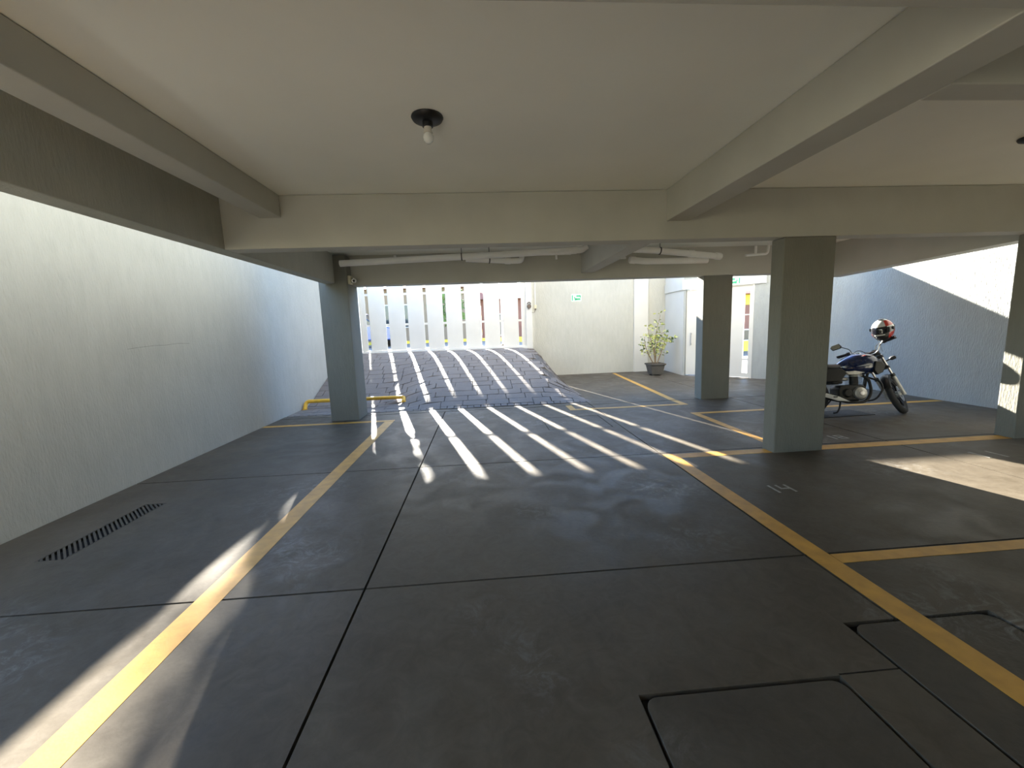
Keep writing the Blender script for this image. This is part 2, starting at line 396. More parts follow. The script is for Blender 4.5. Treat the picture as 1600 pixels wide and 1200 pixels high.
# ------------------------------------------------------------------ ramp of stamped pavers
def smooth(t): t = max(0, min(1, t)); return t*t*(3-2*t)
def prof(y):
    pts = [(7.78,0),(8.2,.12),(9.0,.37),(9.8,.61),(10.5,.79),(11.1,.885),(11.6,.915),(12.2,.92)]
    if y <= pts[0][0]: return 0.0
    for (a, za), (b, zb) in zip(pts, pts[1:]):
        if y <= b: return za+(zb-za)*(y-a)/(b-a)
    return pts[-1][1]
def ramp_z(x, y):
    sh = 0.95*(1-smooth((x+2.3)/1.3))
    yy = y - sh*max(0, min(1, (12.1-y)/3.2))
    side = 1-smooth((x-1.35)/0.75)
    return prof(yy)*side
rm = MB(); nx, ny = 60, 50
gxs = [XL+(2.1-XL)*i/nx for i in range(nx+1)]; gys = [7.79+(YF-7.79)*j/ny for j in range(ny+1)]
for i in range(nx):
    for j in range(ny):
        q = [(gxs[i],gys[j]),(gxs[i+1],gys[j]),(gxs[i+1],gys[j+1]),(gxs[i],gys[j+1])]
        rm.add([(x,y,ramp_z(x,y)-0.035) for x,y in q], [(0,1,2,3)])
ramp = rm.build('ramp', 'pjoint', smooth=True)
tag(ramp, 'stamped paver ramp rising from the garage to the slatted gate', 'ramp', kind='structure')
row, y = 0, 7.80
while y < 12.08:
    d = 0.10 if row == 0 else 0.215
    x = XL+0.01 - (0.22 if row % 2 else 0)
    while x < 2.02:
        L = 0.13 if row == 0 else random.uniform(0.34, 0.50)
        x0, x1 = max(x, XL+0.01), min(x+L, 2.08); g = 0.006
        if x1-x0 > 0.08:
            jit = lambda: random.uniform(-.012, .012)
            c = [(x0+g, y+g+jit()*.5), (x1-g, y+g+jit()*.5), (x1-g+jit()*.4, y+d-g), (x0+g+jit()*.4, y+d-g)]
            lift = random.uniform(-.003, .003)
            MB().hexa([(a,b,ramp_z(a,b)-.05) for a,b in c]+[(a,b,ramp_z(a,b)+.002+lift) for a,b in c]).build('paver', 'paver', ramp)
        x += L
    y += d; row += 1

# ------------------------------------------------------------------ walls
wl = MB(); wl.add([(x,y_,z) for x in (XL-.2, XL) for y_, z in ((YBACK,-.25),(YBACK,1.0),(2.4,1.0),(2.4,2.9),(YF+.2,2.9),(YF+.2,-.25))], [(0,1,2,3,4,5),(11,10,9,8,7,6)]+[(i,(i+1)%6,6+(i+1)%6,6+i) for i in range(6)])  # unseen low stretch behind the camera, shaped to let sun onto the floor
wl = wl.build('wall_left', 'wall')
tag(wl, 'long pale combed render boundary wall on the left', 'wall', kind='structure')
# hairline crack in the left wall
cr = MB(); pts = [(4.62,1.425),(4.82,1.44),(5.0,1.448),(5.15,1.447),(5.35,1.46),(5.55,1.452)]
for (a, za), (b, zb) in zip(pts, pts[1:]):
    cr.hexa([(XL-.002,a,za-.0009),(XL+.001,a,za-.0009),(XL+.001,b,zb-.0009),(XL-.002,b,zb-.0009),(XL-.002,a,za+.0009),(XL+.001,a,za+.0009),(XL+.001,b,zb+.0009),(XL-.002,b,zb+.0009)])
cr.build('crack', 'joint', wl)
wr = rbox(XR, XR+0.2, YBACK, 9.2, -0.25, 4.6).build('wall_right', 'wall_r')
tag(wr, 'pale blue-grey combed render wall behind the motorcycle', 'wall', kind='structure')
wb = rbox(XL, XR, YBACK-0.2, YBACK, -0.25, 3.0).build('wall_back', 'column')
tag(wb, 'plain rear wall of the garage behind the camera', 'wall', kind='structure')
wf = rbox(1.46, 5.68, YF, YF+0.2, -0.25, 3.50).build('wall_front', 'wall')
tag(wf, 'pale combed render street wall right of the slatted gate', 'wall', kind='structure')
tr1 = rbox(4.66, 5.10, YF-0.06, YF, 0, 3.45).build('trim_1', 'white')
tag(tr1, 'smooth white pilaster on the street wall left of the potted plant', 'pilaster', kind='structure')
ws = MB().prism([(5.68,YF+0.2),(5.66,YF),(5.55,11.1),(5.75,11.15),(5.88,YF+0.2)], -0.25, 3.2).build('wall_side', 'white')
tag(ws, 'short smooth white return wall behind the potted plant', 'wall', kind='structure')
# diagonal street wall with pedestrian gate
dv = Vector((1.39, -1.35)).normalized(); nv = Vector((-dv.y, dv.x))     # along, outward (+)
D0 = Vector((5.55, 11.1))
def dpt(s, o=0.0): q = D0+dv*s+nv*o; return (q.x, q.y)
def dbox(mb, s0, s1, o0, o1, z0, z1):
    p = [dpt(s0,o0), dpt(s1,o0), dpt(s1,o1), dpt(s0,o1)]
    return mb.hexa([(a,b,z0) for a,b in p]+[(a,b,z1) for a,b in p])
wd_ = MB(); dbox(wd_, 0.0, 0.06, 0, 0.2, -0.25, 3.15); dbox(wd_, 1.70, 3.35, 0, 0.2, -0.25, 3.15); dbox(wd_, 0.06, 1.70, 0, 0.2, 2.62, 3.15)
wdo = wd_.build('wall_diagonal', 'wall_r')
tag(wdo, 'slanting street wall holding the white pedestrian gate', 'wall', kind='structure')
tr2 = MB(); dbox(tr2, -0.03, 1.95, -0.035, 0, 2.36, 2.62)
tr2.add([(5.51,11.08,2.36),(5.62,12.46,2.36),(5.66,12.46,2.36),(5.55,11.08,2.36),(5.51,11.08,2.62),(5.62,12.46,2.62),(5.66,12.46,2.62),(5.55,11.08,2.62)], [(0,1,2,3),(7,6,5,4),(0,4,5,1),(1,5,6,2),(2,6,7,3),(3,7,4,0)])
tr2o = tr2.build('trim_2', 'white'); tag(tr2o, 'white lintel band over the pedestrian gate', 'lintel', kind='structure')

pg = empty('pedestrian_gate', (*dpt(0.9), 0)); tag(pg, 'white pedestrian gate leaf with a narrow vertical slit window', 'gate')
def pgpart(boxes, name, mat='gate', bev=0.004, parent=pg):
    mb = MB()
    for b in boxes: dbox(mb, *b)
    mb.v = [(a-pg.location.x, b-pg.location.y, c) for a, b, c in mb.v]
    return mb.build(name, mat, parent, bevel=bev)
lf = pgpart([(0.07,0.92,0.03,0.07,0.03,2.34)], 'fixed_leaf')
h1 = pgpart([(0.20,0.225,-0.05,-0.03,0.84,1.19)], 'pull_handle', 'steel'); pgpart([(0.205,0.22,-0.03,0.03,0.86,0.89)], 'handle_post', 'steel', 0, h1); pgpart([(0.205,0.22,-0.03,0.03,1.14,1.17)], 'handle_post', 'steel', 0, h1)
S0, S1 = 1.475, 1.60
door = pgpart([(0.94,S0,0.03,0.135,0.03,2.34),(S1,1.66,0.03,0.135,0.03,2.34),(S0,S1,0.03,0.135,0.03,0.13),(S0,S1,0.03,0.135,2.20,2.34)], 'door_leaf', bev=0)
pgpart([(S0,S1,0.04,0.06,0.46,0.50)], 'crossbar', bev=0, parent=door); pgpart([(S0,S1,0.04,0.06,1.60,1.63)], 'crossbar', bev=0, parent=door)
pgpart([(0.92,0.94,0.0,0.08,0.0,2.36),(1.66,1.70,-0.01,0.09,0.0,2.36),(0.94,1.66,0.0,0.08,2.34,2.36)], 'frame', bev=0)

# ------------------------------------------------------------------ ceiling, beams, columns, building over it
ce = rbox(-1.90, 6.60, YBACK, YB1-0.02, ZC, 3.02).build('ceiling', 'ceiling')
tag(ce, 'smooth off-white slab ceiling of the garage', 'ceiling', kind='structure')
sl = rbox(-2.60, -1.901, YBACK, YB1-0.02, ZC, 3.02).build('ceiling_strip', 'ceiling')
tag(sl, 'narrow slab strip over the left edge beams', 'ceiling', kind='structure')
for nm, x0, x1 in (('ceiling_left', XL, -2.08), ('ceiling_right', 6.76, XR)):  # extra slabs out of view, put in to darken the near floor
    tag(rbox(x0, x1, YBACK, -0.8, 3.03, 3.2).build(nm, 'ceiling'), 'unseen slab added to shut out sky light behind the camera on the '+nm[8:], 'ceiling', kind='structure')
ub = rbox(-2.07, 6.75, YBACK, YB1, 3.02, 10.5).build('wall_upper', 'facade')
tag(ub, 'storeys of the apartment block above the garage', 'building', kind='structure')
def beam(mb, label, mat='beam', bev=0.006):
    return tag(mb.build('concrete_beam', mat, bevel=bev), label, 'beam', kind='structure')
beam(rbox(-2.07, -1.87, YBACK+.01, YA0-.002, 2.62, ZC-.003), 'shallow grey ceiling beam running along the left side')
L2 = rbox(-2.60, -2.425, YBACK+.01, 7.20, ZA, ZC-.003)
beam(L2, 'outer left edge beam above the open gap by the boundary wall', 'outer')
beam(rbox(-2.424, 6.75, YA0, YA1, ZA, ZC-.003), 'wide grey cross beam resting on the near column')
beam(rbox(1.92, 2.16, YBACK+.01, YA0-.002, 2.52, ZC-.003), 'deep grey beam running overhead to the right of the lamp')
beam(rbox(2.165, 6.7, 1.87, 2.01, 2.52, ZC-.003), 'short cross beam at the upper right corner')
beam(rbox(-1.865, 1.915, 1.20, 1.44, 2.52, ZC-.003), 'cross beam at the top edge nearest the camera')
beam(rbox(1.81, 2.04, YA1+.002, YB0-.002, 2.43, ZC-.003), 'short beam between the two cross beams above the pipes')
beam(rbox(-2.72, 6.75, YB0, YB1, 2.325, 3.015), 'far cross beam over the courtyard opening')
r2 = MB().hexa([(6.50,YA1,2.33),(6.75,YA1,2.33),(6.75,YB0,2.22),(6.50,YB0,2.22),(6.50,YA1,ZC-.003),(6.75,YA1,ZC-.003),(6.75,YB0,ZC-.003),(6.50,YB0,ZC-.003)])
beam(r2, 'right edge beam above the motorcycle bay')
beam(rbox(6.50, 6.75, YBACK+.01, YA0-.002, 2.34, ZC-.003), 'right edge beam nearest the camera')
def column(x0, x1, y0, y1, z1, label):
    return tag(rbox(x0,x1,y0,y1,-0.02,z1).build('column', 'column', bevel=0.012), label, 'column', kind='structure')
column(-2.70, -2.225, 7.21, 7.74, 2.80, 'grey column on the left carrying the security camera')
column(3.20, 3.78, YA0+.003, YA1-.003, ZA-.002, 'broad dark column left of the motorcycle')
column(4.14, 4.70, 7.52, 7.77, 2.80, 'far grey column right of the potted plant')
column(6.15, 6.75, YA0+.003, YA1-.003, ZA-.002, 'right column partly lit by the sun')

# portal over the gate, posts
gp = MB(); gp.box(XL, 1.46, 12.16, 12.46, 3.36, 4.6)
tag(gp.build('wall_portal', 'wall'), 'solid wall above the vehicle gate', 'wall', kind='structure')

# ------------------------------------------------------------------ vehicle gate
GY = 12.10; GX0, PIT, SL = -3.25, 0.5445, 0.09
gate = empty('vehicle_gate', (-1.05, GY, 0.92)); tag(gate, 'tall white vehicle gate of wide panels with narrow open slits', 'gate')
def gpart(name, boxes, mat='gate', bev=0.004, parent=gate):
    mb = MB()
    for b in boxes: mb.box(*b)
    mb.v = [(a+1.05, b-GY, c-0.92) for a, b, c in mb.v]
    return mb.build(name, mat, parent, bevel=bev)
slits = [GX0+PIT*k for k in range(9)]
GZ0, GZ1 = 0.985, 3.38
for k in range(8): gpart('panel', [(slits[k]+SL/2, slits[k+1]-SL/2, GY-.015, GY+.015, GZ0, GZ1)])
gpart('edge_panel', [(-3.411, slits[0]-SL/2, GY-.015, GY+.015, GZ0, GZ1)])
gpart('edge_panel', [(slits[8]+SL/2, 1.241, GY-.015, GY+.015, GZ0, GZ1)])
for z in (1.68, 2.54): gpart('rail', [(-3.40, 1.235, GY+.016, GY+.05, z, z+.06)])
gpart('bottom_rail', [(-3.45, 1.235, GY-.03, GY+.05, 0.925, 0.984)])
gpart('frame_post', [(-3.46, -3.41, GY-.035, GY+.05, 0.985, GZ1)]); gpart('frame_post', [(1.24, 1.275, GY-.035, GY+.05, 0.93, GZ1)])
tag(rbox(XL+.01, -3.50, 12.0, 12.44, 0.5, 3.36).build('gate_post', 'white', bevel=.008), 'white gate post against the left boundary wall', 'post', kind='structure')
tag(rbox(1.277, 1.455, 12.02, 12.46, 0.0, 3.36).build('gate_post', 'white', bevel=.008), 'white gate post with the lock right of the vehicle gate', 'post', kind='structure')
tag(rbox(-3.49, 1.28, 11.93, 12.06, 0.86, 0.955).build('gate_sill', 'white', bevel=.01), 'pale concrete sill under the vehicle gate', 'sill', kind='structure')
# gate lock with ring, bolt plate, conduit
lk = empty('gate_lock', (1.375, 12.01, 2.10)); tag(lk, 'dark round gate lock hanging on the white post', 'lock')
MB().lathe([(0,-.035),(.05,-.035),(.062,-.02),(.062,.0)], (0,0,0), 'y', 20).build('body', 'brown', lk, True)
MB().tube([(.045*math.cos(t), -.02, .06+.055*math.sin(t)) for t in [math.pi*k/10 for k in range(11)]], .013, 8).build('shackle', 'brown', lk, True)
MB().tube([(-.02,-.03,-.055),(.0,-.035,-.09)], [.02,.012], 8).build('key_tab', 'brown', lk, True)
cj = empty('conduit', (1.62, YF-.02, 2.1)); tag(cj, 'thin white conduit with a junction box beside the gate post', 'conduit')
MB().tube([(0,0,.06),(0,0,1.3)], .012, 8).build('pipe', 'pvc', cj, True)
MB().box(-.035,.035,-.03,.018,-.05,.06).build('junction_box', 'cream', cj, bevel=.006)
MB().box(-.02,.02,-.02,.0,-.09,-.05).build('plug', 'brown', cj, bevel=.004)
MB().tube([(0,-.01,-.09),(-.03,-.015,-.16),(-.1,-.02,-.17),(-.16,-.02,-.12)], .006, 6).build('cable', 'brown', cj, True)

# ------------------------------------------------------------------ signs
def exit_sign(loc, rz, wd, ht, label, flip):
    s = empty('exit_sign', loc, (0,0,rz)); tag(s, label, 'sign')
    MB().prism_xz(rounded(-wd/2, wd/2, -ht/2, ht/2, .02), -.006, 0).build('plate', 'mint', s)
    f = -1 if flip else 1
    def pic(name, bx):
        mb = MB()
        for x0, x1, z0, z1 in bx:
            a, b = sorted((f*x0*wd, f*x1*wd)); mb.box(a, b, -.010, -.006, z0*ht, z1*ht)
        mb.build(name, 'green', s)
    pic('door_pictogram', [(-.44,-.34,-.36,.36)])
    pic('running_figure', [(-.22,-.12,-.06,.12),(-.17,.0,-.34,-.04),(-.02,.06,-.28,-.06)])
    pic('arrow_panel', [(.0,.40,.14,.34),(.0,.40,-.30,-.08),(.36,.44,.0,.30)])
exit_sign((2.88, YF-.001, 2.33), 0, 0.31, 0.22, 'mint green emergency exit sign on the street wall', False)
q = dpt(1.26, -.036); exit_sign((q[0], q[1], 2.47), math.atan2(dv.y, dv.x), 0.26, 0.19, 'small green exit sign above the pedestrian gate', True)

# ------------------------------------------------------------------ ceiling lamps
def lamp(loc, label):
    r = empty('ceiling_lamp', loc); tag(r, label, 'lamp', 'bare ceiling lamps')
    MB().lathe([(0,0),(.098,0),(.10,-.006),(.092,-.020),(.060,-.032),(.040,-.036),(0,-.036)], seg=32).build('canopy', 'black', r, True)
    MB().lathe([(0,-.030),(.034,-.034),(.033,-.060),(.027,-.062),(0,-.062)], seg=20).build('socket', 'black', r, True)
    b = MB().lathe([(0,-.058),(.024,-.060),(.022,-.088),(.029,-.092),(.029,-.098),(0,-.098)], seg=20).build('bulb_base', 'bulbcap', r, True)
    MB().lathe([(.022,-.097),(.031,-.110),(.033,-.125),(.028,-.143),(.014,-.156),(0,-.159)], seg=20).build('bulb', 'glass', r, True)
    return r
lamp((-0.285, 2.80, ZC), 'bare bulb lamp on a black canopy in the middle of the ceiling')
lamp((4.37, 3.12, ZC), 'black ceiling lamp cut off by the right frame edge')

# ------------------------------------------------------------------ pipes under the slab
def pipe(path, r, label, straps=(), rnd=0.07, sockets=(), tees=()):
    P = [Vector(p) for p in path]
    root = empty('drain_pipe', P[0]); tag(root, label, 'pipe', 'white pipes under the slab')
    loc = [p-P[0] for p in P]
    MB().tube(arc_path(loc, rnd), r, 14).build('pipe_run', 'pvc', root, True)
    for (i, t) in sockets:
        a, b = loc[i], loc[i+1]; c = a+(b-a)*t; d = (b-a).normalized()*0.045
        MB().tube([c-d, c+d], r*1.16, 14).build('socket', 'pvc', root, True)
    for (i, t) in straps:
        a, b = loc[i], loc[i+1]; c = a+(b-a)*t; d = (b-a).normalized()*0.008
        s = MB().tube([c-d, c+d], r*1.2, 14)
        s.build('strap', 'strap', root, True)
        top = ZC-P[0].z
        MB().tube([c+Vector((0,0,r)), Vector((c.x, c.y, top))], .005, 6).build('hanger', 'strap', root)
    for (i, t, dz) in tees:
        a, b = loc[i], loc[i+1]; c = a+(b-a)*t
        MB().tube([c, c+Vector((0,0,dz))], r*1.05, 12).build('tee', 'pvc', root, True)
pipe([(-2.20,6.85,2.605),(-0.25,6.80,2.655),(1.66,6.75,2.705),(1.74,6.75,2.76)], .050, 'long white drain pipe strapped under the slab left of the short beam', straps=[(0,.985)], sockets=[(1,.93)])
pipe([(-0.22,6.95,2.64),(0.55,7.05,2.605),(0.70,7.08,2.615),(0.72,7.12,2.68)], .045, 'short white branch pipe curving up beneath the long drain pipe', sockets=[(0,.9)], straps=[(0,.5)])
pipe([(-2.20,7.25,2.70),(-1.0,7.28,2.735),(1.60,7.30,2.745)], .020, 'thin white water pipe behind the long drain pipe', tees=[(0,.65,.06),(1,.9,-.09)])
pipe([(2.36,6.95,2.745),(2.95,6.95,2.705),(4.12,6.95,2.575)], .052, 'white drain pipe sloping down across the far column', straps=[(1,.08)], sockets=[(1,.55),(1,.95)])
pipe([(2.65,7.32,2.62),(2.95,7.33,2.585),(4.10,7.35,2.58)], .055, 'thick white pipe running behind the sloping drain pipe', sockets=[(0,.2)])
pipe([(2.06,7.30,2.66),(2.58,7.31,2.655)], .022, 'thin white pipe joining the thick pipe beside the short beam')
pipe([(4.75,7.25,2.63),(5.16,7.25,2.65),(5.18,7.25,2.82)], .022, 'thin white elbow pipe between the two columns', tees=[(0,.45,.15)], rnd=.05)

# ------------------------------------------------------------------ security camera on the left column
cc = empty('security_camera', (-2.225, 7.30, 2.40)); tag(cc, 'small cream security camera on the left column', 'camera')
MB().box(0,.05,-.06,.06,-.07,.07).build('mount_box', 'cream', cc, bevel=.008)
MB().tube([(.05,0,.0),(.085,-.01,-.01)], .016, 10).build('arm', 'cream', cc, True)
b = MB().tube([(.085,.05,-.005),(.105,-.075,-.02)], .034, 16).build('housing', 'pvc', cc, True)
MB().tube([(.104,-.072,-.02),(.106,-.080,-.021)], .022, 14).build('lens', 'black', b, True)
MB().tube([(.07,.05,.036),(.11,-.10,.020)], .006, 6).build('sun_shield', 'pvc', b)

# ------------------------------------------------------------------ yellow wheel-stop bar
def wheel_bar(x0, x1, yy, label):
    r = empty('wheel_stop_bar', ((x0+x1)/2, yy, 0)); tag(r, label, 'barrier')
    c = (x0+x1)/2; z0, z1 = ramp_z(x0, yy-.05), ramp_z(x1, yy-.05)
    MB().tube(arc_path([(x0-c, -.10, z0), (x0-c, 0, .15), (x1-c, 0, .15), (x1-c, -.10, z1)], .09), .038, 14).build('rail', 'ypipe', r, True)
    for x, z in ((x0-c, z0), (x1-c, z1)): MB().lathe([(0,z),(.055,z),(.055,z+.008),(.03,z+.012)], (x,-.10,0), seg=16).build('base_plate', 'ypipe', r)
wheel_bar(XL+.06, -1.70, 8.60, 'low bent yellow pipe barrier behind the left column')

# ------------------------------------------------------------------ potted plant
pp = empty('potted_plant', (4.90, 11.42, 0)); tag(pp, 'leggy yellow-green shrub in a square dark pot by the street wall', 'plant')
def taper(mb, b0, b1, z0, z1): return mb.hexa([(-b0,-b0,z0),(b0,-b0,z0),(b0,b0,z0),(-b0,b0,z0),(-b1,-b1,z1),(b1,-b1,z1),(b1,b1,z1),(-b1,b1,z1)])
pot = taper(MB(), .15, .205, .03, .30).build('pot', 'pot', pp, bevel=.012)
taper(MB(), .225, .23, .30, .345).build('rim', 'pot', pot, bevel=.008)
for sx in (-1, 1):
    for sy in (-1, 1): MB().box(sx*.10-.03, sx*.10+.03, sy*.10-.03, sy*.10+.03, 0, .03).build('foot', 'pot', pot)
taper(MB(), .205, .205, .336, .350).build('soil', 'soil', pp)
rng = random.Random(3); lv, lvd = MB(), MB()
def leaf(mb, p, d, L, wd):
    d = d.normalized(); sdv = d.cross(Vector((rng.uniform(-1,1), rng.uniform(-1,1), rng.uniform(.2,1)))).normalized(); nr = sdv.cross(d)
    prf = [(0,0.08),(.25,.8),(.55,1.0),(.8,.6),(1,.04)]
    vs = []
    for t, q in prf:
        c = p+d*L*t-nr*.15*L*t*t
        vs += [c-sdv*wd*q*.5+nr*.1*wd*q, c+nr*-.02*wd, c+sdv*wd*q*.5+nr*.1*wd*q]
    fs = []
    for i in range(4):
        for j in range(2): fs.append((i*3+j, i*3+j+1, (i+1)*3+j+1, (i+1)*3+j))
    mb.add(vs, fs)
STEMS = [[(0,0,.34),(-.02,.02,.7),(.0,.02,1.05),(.06,0,1.40),(.13,-.02,1.72)],
         [(-.05,.02,.34),(-.20,.02,.62),(-.30,.0,.85),(-.32,0,1.10)],
         [(.05,-.02,.34),(.16,-.03,.65),(.24,0,.92),(.38,.03,1.05),(.47,.03,1.02)],
         [(.02,.04,.34),(.06,.08,.8),(.14,.1,1.1),(.34,.1,1.28)],
         [(-.02,-.05,.34),(-.09,-.1,.75),(-.18,-.08,1.05),(-.26,-.06,1.36)]]
for st in STEMS:
    P = arc_path(st, .12, 4); n = len(P)
    MB().tube(P, [.016*(1-.7*i/(n-1)) for i in range(n)], 7).build('stem', 'stem', pp, True)
    for i in range(2, n):
        if P[i].z < .55: continue
        for k in range(4):
            base = P[i]; d = Vector((rng.uniform(-1,1), rng.uniform(-1,1), rng.uniform(-.25,.8)))
            tip = base+d.normalized()*rng.uniform(.03,.14)
            for q_ in range(2): leaf(lv if rng.random() < .78 else lvd, tip, d+Vector((rng.uniform(-.6,.6), rng.uniform(-.6,.6), rng.uniform(-.5,.4))), rng.uniform(.06,.11), rng.uniform(.030,.05))
for k in range(26): leaf(lvd, Vector((.47+rng.uniform(-.05,.05), .03+rng.uniform(-.05,.05), .99+rng.uniform(-.05,.06))), Vector((rng.uniform(-1,1), rng.uniform(-1,1), rng.uniform(-.8,.6))), .08, .045)
tag(lv.build('foliage', 'leaf', pp, True), 'yellow-green variegated leaves', kind='stuff')
tag(lvd.build('dark_foliage', 'leafdark', pp, True), 'darker green leaves', kind='stuff')

# ------------------------------------------------------------------ motorcycle
MC = empty('motorcycle', (4.96, 5.86, 0), (math.radians(-10), 0, math.radians(-10)))
tag(MC, 'dark blue commuter motorcycle leaning on its stand by the right wall', 'motorcycle')
WB, RW = 1.28, 0.295
RAKE = math.radians(27); STEER = math.radians(46)
HP = Vector((0.93, 0, 0.86)); AX = Vector((-math.sin(RAKE), 0, math.cos(RAKE)))
SROT = Matrix.Translation(HP) @ Matrix.Rotation(STEER, 4, AX) @ Matrix.Translation(-HP)
def steer(v): return SROT @ v
def S(): return MB(steer)
def ring(mb, c, R, r0, w_, seg=40):
    """tyre-like lathe about the y axis at c"""
    prf = [(R-r0, -w_*.42), (R-r0*.55, -w_*.5), (R-r0*.18, -w_*.40), (R, -w_*.15), (R, w_*.15), (R-r0*.18, w_*.40), (R-r0*.55, w_*.5), (R-r0, w_*.42)]
    return mb.lathe(prf, c, 'y', seg, closed=True)
def wheel(mk, cx, name, wt):
    wr_ = empty(name, (0,0,0)); wr_.parent = MC
    c = (cx, 0, RW)
    ring(mk(), c, RW, .075, wt).build('tyre', 'rubber', wr_, True)
    r = mk(); r.lathe([(RW-.070,-.035),(RW-.078,-.030),(RW-.098,-.022),(RW-.098,.022),(RW-.078,.030),(RW-.070,.035),(RW-.085,0)], c, 'y', 40, closed=True)
    r.build('rim', 'darkmetal', wr_, True)
    sp = mk()
    for k in range(6):
        a = 2*math.pi*k/6+.3; d = Vector((math.cos(a), 0, math.sin(a))); pr = Vector((-d.z, 0, d.x))
        p0, p1 = Vector(c)+d*.03, Vector(c)+d*(RW-.095)
        sp.hexa([p0-pr*.016+Vector((0,-.014,0)), p0+pr*.016+Vector((0,-.014,0)), p1+pr*.010+Vector((0,-.012,0)), p1-pr*.010+Vector((0,-.012,0)),
                 p0-pr*.016+Vector((0,.014,0)), p0+pr*.016+Vector((0,.014,0)), p1+pr*.010+Vector((0,.012,0)), p1-pr*.010+Vector((0,.012,0))])
    sp.build('spokes', 'darkmetal', wr_)
    mk().lathe([(0,-.075),(.025,-.075),(.045,-.05),(.055,0),(.045,.05),(.025,.075),(0,.075)], c, 'y', 24).build('hub', 'alu', wr_, True)
    d_ = mk(); d_.lathe([(.06,-.062),(.12,-.062),(.12,-.056),(.06,-.056)], c, 'y', 32, closed=True); d_.build('brake_disc', 'steel', wr_, True)
wheel(MB, 0.0, 'rear_wheel', .10)
wheel(S, WB, 'front_wheel', .085)
DN = -AX
AXL = Vector((WB, 0, RW))
FT = HP + DN*0.02 + Vector((.06,0,0))
for sy in (-1, 1):
    o_ = Vector((0, sy*.10, 0))
    top = AXL - DN*0.66 - Vector((0.0,0,0)); mid = AXL - DN*.30
    top = Vector((top.x, 0, top.z))
    leg = S().tube([top+o_, mid+o_], .0165, 14).build('fork_leg', 'chrome', MC, True)
    S().tube([mid+o_-DN*.01, AXL+o_+DN*.03], [.027,.024], 14).build('fork_slider', 'alu', leg, True)
    S().tube([mid+o_-DN*.03, mid+o_+DN*.015], .030, 14).build('dust_seal', 'black', leg, True)
tcl = AXL-DN*.62; bcl = AXL-DN*.44
for c_, nm in ((tcl,'top_clamp'),(bcl,'lower_clamp')):
    S().prism(rounded(c_.x-.045, c_.x+.03, -.125, .125, .03), c_.z-.018, c_.z+.018).build(nm, 'black', MC)
S().tube([HP-AX*.17, HP+AX*.03], .03, 14).build('steering_head', 'black', MC, True)
# front mudguard
fm_ = S(); secs = []
for k in range(15):
    a = math.radians(35+k*9.5); r_ = RW+.022
    secs.append([(AXL.x+(r_+h)*math.cos(a), y_, AXL.z+(r_+h)*math.sin(a)) for y_, h in ((-.055,-.045),(-.05,.0),(-.02,.014),(.02,.014),(.05,0),(.055,-.045),(.046,-.045),(.042,-.006),(0,.006),(-.042,-.006),(-.046,-.045))])
fm_.loft(secs); fm_.build('front_mudguard', 'black', MC, True)
# headlight, instrument pod
hl = AXL-DN*.56+Vector((.10,0,.0))
h_ = S().lathe([(0,-.09),(.05,-.085),(.08,-.05),(.092,0),(.094,.03),(.08,.035)], hl, 'x', 26).build('headlight', 'black', MC, True)
S().lathe([(.084,.028),(.07,.046),(.03,.056),(0,.058)], hl, 'x', 26).build('headlight_lens', 'glass', h_, True)
S().lathe([(.084,.024),(.096,.024),(.096,.038),(.084,.038)], hl, 'x', 26, closed=True).build('headlight_ring', 'chrome', h_, True)
ip = AXL-DN*.69+Vector((.045,0,.02))
pod = S().prism(rounded(ip.x-.06, ip.x+.05, -.10, .10, .03), ip.z-.035, ip.z+.03).build('instrument_pod', 'black', MC, bevel=.008)
for sy in (-1,1): S().lathe([(0,.028),(.042,.028),(.042,.042),(0,.046)], (ip.x-.005, sy*.05, ip.z), 'z', 20).build('dial', 'visor', pod, True)
